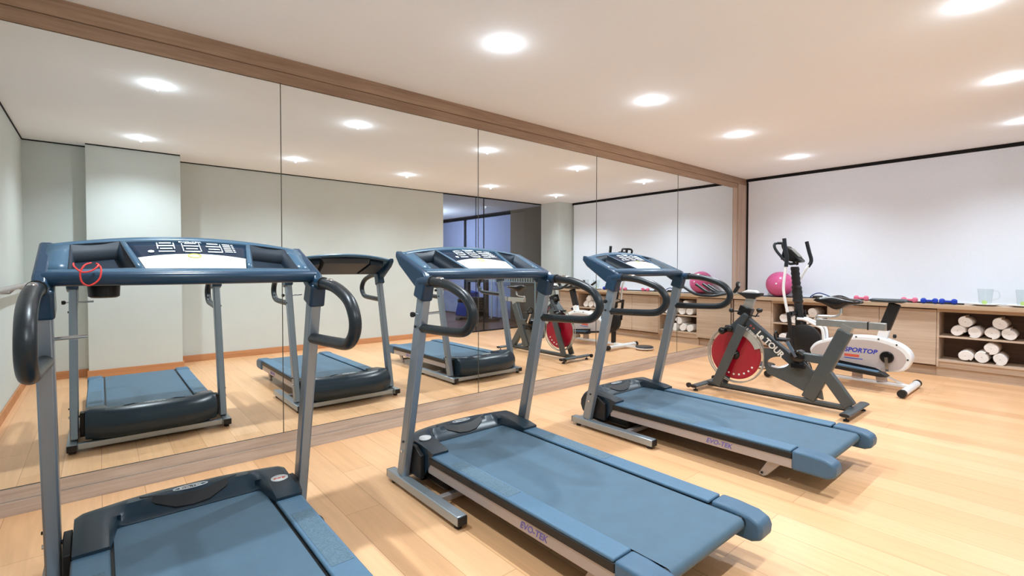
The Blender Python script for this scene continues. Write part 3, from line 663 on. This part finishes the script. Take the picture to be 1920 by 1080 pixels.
for s, za, zb in ((-1, .205, .175), (1, .40, .44)):
    x0, x1 = sorted((EX+s*.115, EX+s*.235))
    p = MB(); p.prism([(-1.64, za-.028), (-1.655, za+.012), (-2.10, zb+.012), (-2.14, zb-.02), (-2.08, zb-.028)], x0, x1); pp = p.build('foot_pedal', 'black', et, bevel=.005)
    MB().prism([(-1.67, za+.012), (-1.67, za+.017), (-2.06, zb+.017), (-2.06, zb+.012)], x0+.012, x1-.012).build('pedal_tread', 'belt', pp)
    MB().prism([(-1.65, za+.01), (-1.65, za+.05), (-2.02, zb+.04), (-2.08, zb+.01)], *sorted((x0 if s > 0 else x1, (x0+.006) if s > 0 else (x1-.006)))).build('pedal_edge', 'blackgloss', pp)
    # moving arm on this side
    xo = EX+s*.20
    yo = .0 if s < 0 else -.02
    lower = MB().bar((EX+s*.20, -1.245+yo, .72), (EX+s*.18, -1.29, za if s > 0 else .25), .028, .036).build('lower_link', 'black', et, bevel=.004)
    MB().bar((EX+s*.18, -1.29, za if s > 0 else .25), (EX+s*.175, -1.66, za), .022, .03).build('pedal_link', 'black', et)
    if s < 0: ap = [(xo+.01, -1.235, .70), (xo+.0, -1.20, .90), (xo, -1.192, 1.02), (xo, -1.215, 1.24)]; gp = [(xo, -1.215, 1.22), (xo, -1.222, 1.33), (xo, -1.205, 1.42), (xo, -1.192, 1.532)]
    else: ap = [(EX+.10, -1.23, .72), (EX+.12, -1.215, .95), (EX+.15, -1.21, 1.02), (xo+.06, -1.285, 1.24)]; gp = [(xo+.06, -1.28, 1.22), (xo+.085, -1.305, 1.29), (xo+.085, -1.28, 1.40), (xo+.082, -1.255, 1.512)]
    am = MB().tube(ap, .0145, 12, smooth=4).build('moving_arm', 'white', et)
    MB().tube(gp, .020, 14, smooth=4).build('foam_grip', 'foam', am)
MB().lathe([(.02, -.03), (.16, -.03), (.178, -.02), (.178, .02), (.16, .03), (.02, .03)], (EX-.01, -1.335, .40), 'X', 48).build('flywheel_cover', 'black', et)
MB().bar((EX, -1.29, .06), (EX, -1.28, .62), .05, .06).build('front_post', 'black', et, bevel=.006)
b = MB(); prof = [];
for i in range(25):
    z = .60+.62*i/24; prof.append((.040+(.006 if i % 2 else 0)+(.008 if 8 < i < 16 else 0), z))
b.lathe(prof, (0, 0, 0), 'Z', 20)
for v in b.bm.verts: v.co.x += EX+.02; v.co.y += -1.285+.06*(v.co.z-.6)/.62
b.build('mast_boot', 'black', et)
MB().tube([(EX-.17, -1.25, .70), (EX+.17, -1.25, .70)], .026, 16).build('pivot_axle', 'bolt', et)
b = MB(); b.prism([(-1.10, 1.30), (-1.30, 1.262), (-1.315, 1.285), (-1.22, 1.39), (-1.16, 1.455), (-1.135, 1.455)], EX-.065, EX+.085); cs = b.build('console', 'blackgloss', et, bevel=.012)
nn = Vector((0, -1.455+1.285, -1.16+1.315)).normalized()
MB().bar((EX+.01, -1.285, 1.33), (EX+.01, -1.20, 1.425), .10, .006).build('console_screen', 'steel', cs)
MB().tube([(EX-.03, -1.24, 1.255), (EX-.10, -1.20, 1.26), (EX-.115, -1.11, 1.36), (EX-.115, -1.06, 1.44), (EX-.09, -1.06, 1.485), (EX+.0, -1.09, 1.49), (EX+.11, -1.06, 1.485), (EX+.135, -1.06, 1.44), (EX+.135, -1.11, 1.36), (EX+.12, -1.20, 1.26), (EX+.05, -1.24, 1.255)], .015, 12, smooth=5).build('fixed_handlebar', 'foam', et)
for s in (-1, 1):
    MB().tube([(EX+s*.045, -1.28, .64), (EX+s*.05, -1.36, .635), (EX+s*.055, -1.47, .585), (EX+s*.055, -1.53, .545), (EX+s*.05, -1.545, .43)], .016, 12, smooth=5).build('curved_tube', 'white', et)
MB().bar((EX, -2.045, .50), (EX, -2.07, .60), .06, .085).build('seat_stub', 'white', et, bevel=.006)
MB().bar((EX, -2.06, .585), (EX, -2.145, .855), .062, .095).build('seat_post_boot', 'black', et, bevel=.010)
b = MB(); b.lathe([(.006, -.02), (.02, -.014), (.02, .006)], (EX, -2.14, .53), 'Y', 14); b.build('seat_knob', 'black', et)
b = MB(); rows = []
for i in range(13):
    t_ = i/12; y = -1.935-.30*t_; wd = .035+.095*(t_**.8); zt = .900; zb = .862
    if i in (0, 12): wd *= .7; zt -= .01; zb += .01
    rows.append([(EX+wd*math.copysign(abs(math.cos(a))**.6, math.cos(a)), y, (zt+zb)/2+(zt-zb)/2*math.copysign(abs(math.sin(a))**.6, math.sin(a))) for a in [2*PI*k/16 for k in range(17)]])
b.grid(rows); b._add(rows[0][:16], [tuple(range(16))]); b._add(rows[-1][:16], [tuple(range(16))]); b.build('seat_pad', 'bikedark', et, weld=True, smooth=60)
MB().bar((EX, -1.12, .045), (6.10, -.93, .03), .035, .02, side=(0, 0, 1)).build('twister_arm', 'white', et)
tw = MB().lathe([(.01, .012), (.125, .012), (.135, .02), (.135, .035), (.01, .04)], (6.13, -.84, 0), 'Z', 40).build('twister_plate', 'white', et)
MB().lathe([(.005, .036), (.128, .038), (.131, .046), (.125, .052), (.005, .053)], (6.13, -.84, 0), 'Z', 40).build('twister_mat', 'hood', tw)
for a in range(3): MB().lathe([(.012, 0), (.012, .014)], (6.13+.1*math.cos(a*2.1), -.84+.1*math.sin(a*2.1), 0), seg=10).build('twister_foot', 'black', tw)

# ================================================================= counter
ct = MB(); ct.box(7.05, XR-.022, -3.525, -.014, .757, .802); tag(ct.build('countertop', 'top', bevel=.002), 'long pale wood countertop running along the end wall under the blind', 'countertop')
def cab_closed(y0, y1, doors, label):
    e = empty('cabinet', (0, 0, 0), label=label, cat='cabinet')
    MB().box(7.125, XR-.03, y1, y0, .105, .755).build('cabinet_body', 'cab_shaded', e)
    n = doors; wdt = (y0-y1)/n
    for k in range(n): MB().box(7.103, 7.123, y0-wdt*(k+1)+.002, y0-wdt*k-.002, .124, .742).build('door', 'cab', e, bevel=.0015)
    MB().box(7.17, XR-.04, y1, y0, 0, .104).build('plinth', 'cab', e)
    return e
def cab_open(y0, y1, label):
    e = empty('shelf_cabinet', (0, 0, 0), label=label, cat='open cabinet')
    for ya in (y0-.020, y1+.001): MB().box(7.11, XR-.05, ya, ya+.019, .108, .755).build('side_panel', 'cab', e)
    MB().box(XR-.07, XR-.05, y1+.02, y0-.02, .11, .755).build('back_panel', 'cab_shaded', e)
    MB().box(7.11, XR-.05, y1+.02, y0-.02, .720, .755).build('top_rail', 'top', e)
    MB().box(7.12, XR-.07, y1+.02, y0-.02, .437, .455).build('shelf', 'cab', e)
    MB().box(7.11, XR-.07, y1+.001, y0-.001, .104, .190).build('bottom_panel', 'cab', e) if False else MB().box(7.11, XR-.07, y1+.02, y0-.02, .168, .190).build('bottom_panel', 'cab', e)
    MB().box(7.125, 7.14, y1+.02, y0-.02, .105, .168).build('lower_fascia', 'cab', e)
    MB().box(7.15, XR-.04, y1, y0, 0, .104).build('plinth', 'cab', e)
    return e
cab_closed(-.02, -.54, 1, 'wood cabinet with one plain door, nearest the mirror under the pink ball')
cab_open(-.54, -1.24, 'open wood shelf unit with towels, behind the elliptical trainer mast')
cab_closed(-1.24, -2.29, 2, 'wood cabinet with two plain doors, behind the white elliptical trainer')
cab_open(-2.29, -3.05, 'open wood shelf unit with towels, at the right edge of the photo')
cab_closed(-3.05, -3.52, 1, 'wood cabinet with one door beside the corner column, seen in the mirror')

# towels: rolled, spiral end to the room
def towel_mesh(r=.062, L=.30):
    b = MB(); turns = 3.2; n = 70; th = r/turns*.86
    inner, outer = [], []
    for i in range(n+1):
        a = turns*2*PI*i/n; rr = .008+(r-.008)*i/n
        rr *= 1+.045*math.sin(2*a+1)+.02*math.sin(5*a); outer.append((math.cos(a)*rr, math.sin(a)*rr)); inner.append((math.cos(a)*max(.002, rr-th), math.sin(a)*max(.002, rr-th)))
    rows = []
    for k, (x, s) in enumerate(((0, .93), (.008, 1), (L-.008, 1), (L, .93))):
        rows.append([(x, p[0]*s, p[1]*s) for p in outer] + [(x, p[0]*s, p[1]*s) for p in inner[::-1]])
    b.grid(rows)
    m_ = len(outer)
    for row, fl in ((rows[0], 0), (rows[-1], 1)):
        v = [b.bm.verts.new(p) for p in row]
        for i in range(m_-1): b.bm.faces.new((v[i], v[i+1], v[2*m_-2-i], v[2*m_-1-i]))
    return b
proto = None
def towel(y, z, r, label, x=7.135, rot=0.):
    global proto
    if proto is None:
        proto = towel_mesh().build('rolled_towel', 'towel', weld=True, smooth=60); o = proto
    else:
        o = proto.copy(); COL.objects.link(o)
    o.location = (x, y, z); o.scale = (1, r/.062, r/.062); o.rotation_euler = (rot, 0, random.uniform(-.03, .03))
    tag(o, label, 'towel', 'rolled white towels on the open shelves')
SU, SL = .455, .190
def place(lst, cab):
    for y, lvl, row, desc in lst:
        base = SU if lvl == 'u' else SL
        z = base+.063 if row == 0 else base+.063+.104
        towel(y, z, .066, desc, rot=random.uniform(0, 6.28))
RT = 'the right-hand shelf unit'; MT = 'the shelf unit behind the elliptical trainer'
place([(-2.46, 'u', 0, 'rolled white towel, upper shelf bottom row left, ' + RT), (-2.592, 'u', 0, 'rolled white towel, upper shelf bottom row second, ' + RT), (-2.725, 'u', 0, 'rolled white towel, upper shelf bottom row third, ' + RT), (-2.86, 'u', 0, 'rolled white towel, upper shelf bottom row last, ' + RT),
       (-2.525, 'u', 1, 'rolled white towel, upper shelf top left of pile, ' + RT), (-2.79, 'u', 1, 'rolled white towel, upper shelf top right of pile, ' + RT),
       (-2.525, 'l', 0, 'rolled white towel, lower shelf bottom row left, ' + RT), (-2.657, 'l', 0, 'rolled white towel, lower shelf bottom row middle, ' + RT), (-2.79, 'l', 0, 'rolled white towel, lower shelf bottom row right, ' + RT), (-2.722, 'l', 1, 'rolled white towel, lower shelf top of pile, ' + RT)], '')
place([(-.70, 'u', 0, 'towel roll nearest the mirror, upper shelf, ' + MT), (-.835, 'u', 0, 'second towel roll from the mirror, upper shelf, ' + MT), (-.97, 'u', 0, 'third towel roll from the mirror, upper shelf, ' + MT), (-1.105, 'u', 0, 'towel roll farthest from mirror, upper shelf, ' + MT),
       (-.767, 'u', 1, 'top towel roll nearer the mirror, upper shelf, ' + MT), (-1.037, 'u', 1, 'top towel roll farther from mirror, upper shelf, ' + MT),
       (-.68, 'l', 0, 'towel roll nearest the mirror, lower shelf, ' + MT), (-.815, 'l', 0, 'middle bottom towel roll, lower shelf, ' + MT), (-.95, 'l', 0, 'towel roll farthest from mirror, lower shelf, ' + MT), (-.882, 'l', 1, 'topmost towel roll, lower shelf, ' + MT)], '')

# things on the counter
TZ = .802
b = MB().ball((7.28, -.58, TZ+.176), .176, seg=40, rings=28)
o = b.build('exercise_ball', 'pink', smooth=80); tag(o, 'large shiny pink exercise ball on the counter near the mirror', 'ball')
MB().lathe([(.001, -.004), (.012, -.003), (.012, .003)], (7.105, -.60, TZ+.19), 'X', 12).build('valve_plug', 'white', o)
o = MB().box(7.19, 7.44, -.95, -.25, TZ, TZ+.006).build('rubber_band', 'black', bevel=.002); tag(o, 'flat black rubber mat under the pink ball', 'mat')
def dumbbell(y, x, matn, label, L=.15, r=.032):
    e = empty('dumbbell', (x, y, TZ+r), label=label, cat='dumbbell', group='small dumbbells along the counter')
    MB().lathe([(.012, -L/2+.03), (.013, 0), (.012, L/2-.03)], axis='Y', seg=12).build('handle', matn, e)
    for s in (-1, 1):
        MB().lathe([(.006, -.026), (.022, -.024), (r, -.010), (r, .010), (.022, .024), (.006, .026)], (0, s*(L/2-.024), 0), 'Y', 6 if True else 20).build('weight_head', matn, e, bevel=.003)
dumbbell(-1.56, 7.20, 'pinkdb', 'pink dumbbell on the counter between the two bike saddles')
dumbbell(-2.03, 7.20, 'pinkdb', 'pink dumbbell on the counter just right of the black seat')
dumbbell(-2.215, 7.16, 'bluedb', 'blue dumbbell on the counter next to the pink one')
dumbbell(-2.375, 7.16, 'bluedb', 'blue dumbbell on the counter next to the white plates')
o = MB().tube([(7.32, -.95, TZ+.008), (7.30, -1.35, TZ+.008), (7.27, -1.75, TZ+.008), (7.25, -2.1, TZ+.008), (7.22, -2.5, TZ+.008)], .008, 10, smooth=6).build('resistance_tube', 'black'); tag(o, 'thin black exercise tube lying lengthwise behind the dumbbells', 'exercise tube')
o = MB(); o.tube([(7.25, -.98, TZ+.012), (7.22, -1.02, TZ+.05), (7.22, -1.09, TZ+.075), (7.24, -1.17, TZ+.05), (7.28, -1.22, TZ+.012), (7.33, -1.12, TZ+.012), (7.32, -1.02, TZ+.012)], .007, 10, closed=True, smooth=6)
tag(o.build('skipping_rope', 'bluecord'), 'coiled blue skipping rope on the counter behind the bike saddle', 'rope')
o = MB(); o.tube([(7.21, -1.02, TZ+.022), (7.21, -1.13, TZ+.024)], .018, 12); o.tube([(7.25, -1.18, TZ+.014), (7.22, -1.27, TZ+.04), (7.23, -1.34, TZ+.045), (7.25, -1.42, TZ+.012), (7.33, -1.35, TZ+.012), (7.33, -1.22, TZ+.012)], .009, 10, closed=True, smooth=6)
tag(o.build('hand_strap', 'black'), 'looped black exercise strap beside the blue skipping rope', 'strap')
def tray_set(y, x, lab1, lab2):
    o = MB().lathe([(.005, .004), (.075, .003), (.085, .006), (.125, .020), (.123, .023), (.082, .010), (.005, .009)], (x, y, TZ), 'Z', 40).build('plate', 'plate'); tag(o, lab1, 'plate', 'white plates on the counter')
    z = TZ+.0095
    e = empty('glass_jug', (x, y, z), label=lab2, cat='jug', group='glass jugs on the plates')
    MB().lathe([(.004, 0), (.046, 0), (.052, .03), (.064, .17), (.061, .17), (.049, .032), (.043, .006), (.004, .006)], seg=32).build('jug_body', 'glassware', e)
    MB().tube([(.0, -.058, .150), (.0, -.10, .145), (.0, -.105, .08), (.0, -.052, .05)], .006, 8, smooth=4).build('jug_handle', 'glassware', e)
    o = MB().lathe([(.002, -.003), (.022, -.003), (.022, .003), (.002, .003)], (0, 0, 0), 'X', 20).build('lemon_slice', 'lemon'); o.location = (x-.01, y+.005, z+.027); o.rotation_euler = (0, .5, .3)
    tag(o, 'green-yellow citrus slice inside the glass jug ' + ('nearer the dumbbells' if y > -2.8 else 'at the right edge'), 'citrus slice')
tray_set(-2.665, 7.22, 'white plate under the glass jug next to the blue dumbbells', 'clear glass jug on the white plate next to the blue dumbbells')
tray_set(-2.95, 7.24, 'white plate under the glass jug at the right edge of the photo', 'clear glass jug at the right edge of the photo')

# handrail on the left wall
hr = empty('handrail', (0, 0, 0), label='round grey handrail on the left wall, seen only in the mirror', cat='handrail')
MB().tube([(XL+.075, -.7, 1.045), (XL+.075, -3.70, 1.045)], .021, 16).build('rail', 'sidemetal', hr)
for y in (-1.0, -2.2, -3.4): MB().tube([(XL, y, 1.0), (XL+.05, y, 1.0), (XL+.075, y, 1.03)], .008, 8).build('bracket', 'sidemetal', hr)

# room behind the glass
o = MB().prism([(-6.95, .012), (-6.25, .012), (-6.32, .62), (-6.72, .66)], 6.85, 7.15).build('gym_mat', 'mat_blue', bevel=.02); tag(o, 'upright folded blue gym mat behind the glass partition', 'mat')
mg = empty('weight_machine', (0, 0, 0), label='dark weight machine with a padded bench behind the glass partition', cat='weight machine')
for y in (-6.06, -5.36):
    MB().box(6.6, 6.68, y-.04, y+.04, .06, .88).build('machine_upright', 'gymgrey', mg, bevel=.005)
    MB().box(6.3, 7.0, y-.04, y+.04, 0, .06).build('machine_foot', 'gymgrey', mg, bevel=.005)
MB().box(6.6, 6.68, -6.1, -5.32, .88, .95).build('machine_top_bar', 'gymgrey', mg, bevel=.005)
for k in range(7): MB().box(6.54, 6.76, -5.9, -5.5, .12+.06*k, .175+.06*k).build('weight_plate', 'black', mg, bevel=.004)
MB().box(6.25, 6.5, -5.95, -5.45, .42, .50).build('bench_pad', 'blackgloss', mg, bevel=.02)
rl = empty('railing', (0, 0, 0), label='row of white upright bars framed as rectangles behind the glass partition', cat='railing')
for z in (1.005, .885): MB().box(7.20, 7.215, -5.97, -4.3, z, z+.015).build('rail', 'railing', rl)
n = 20
for k in range(n+1):
    y = -5.97+1.67*k/n; MB().box(7.20, 7.215, y-.015, y+.015, .895, 1.01).build('upright_bar', 'railing', rl)
for y in (-5.9, -4.36): MB().box(7.20, 7.215, y-.015, y+.015, 0, .89).build('post', 'railing', rl)
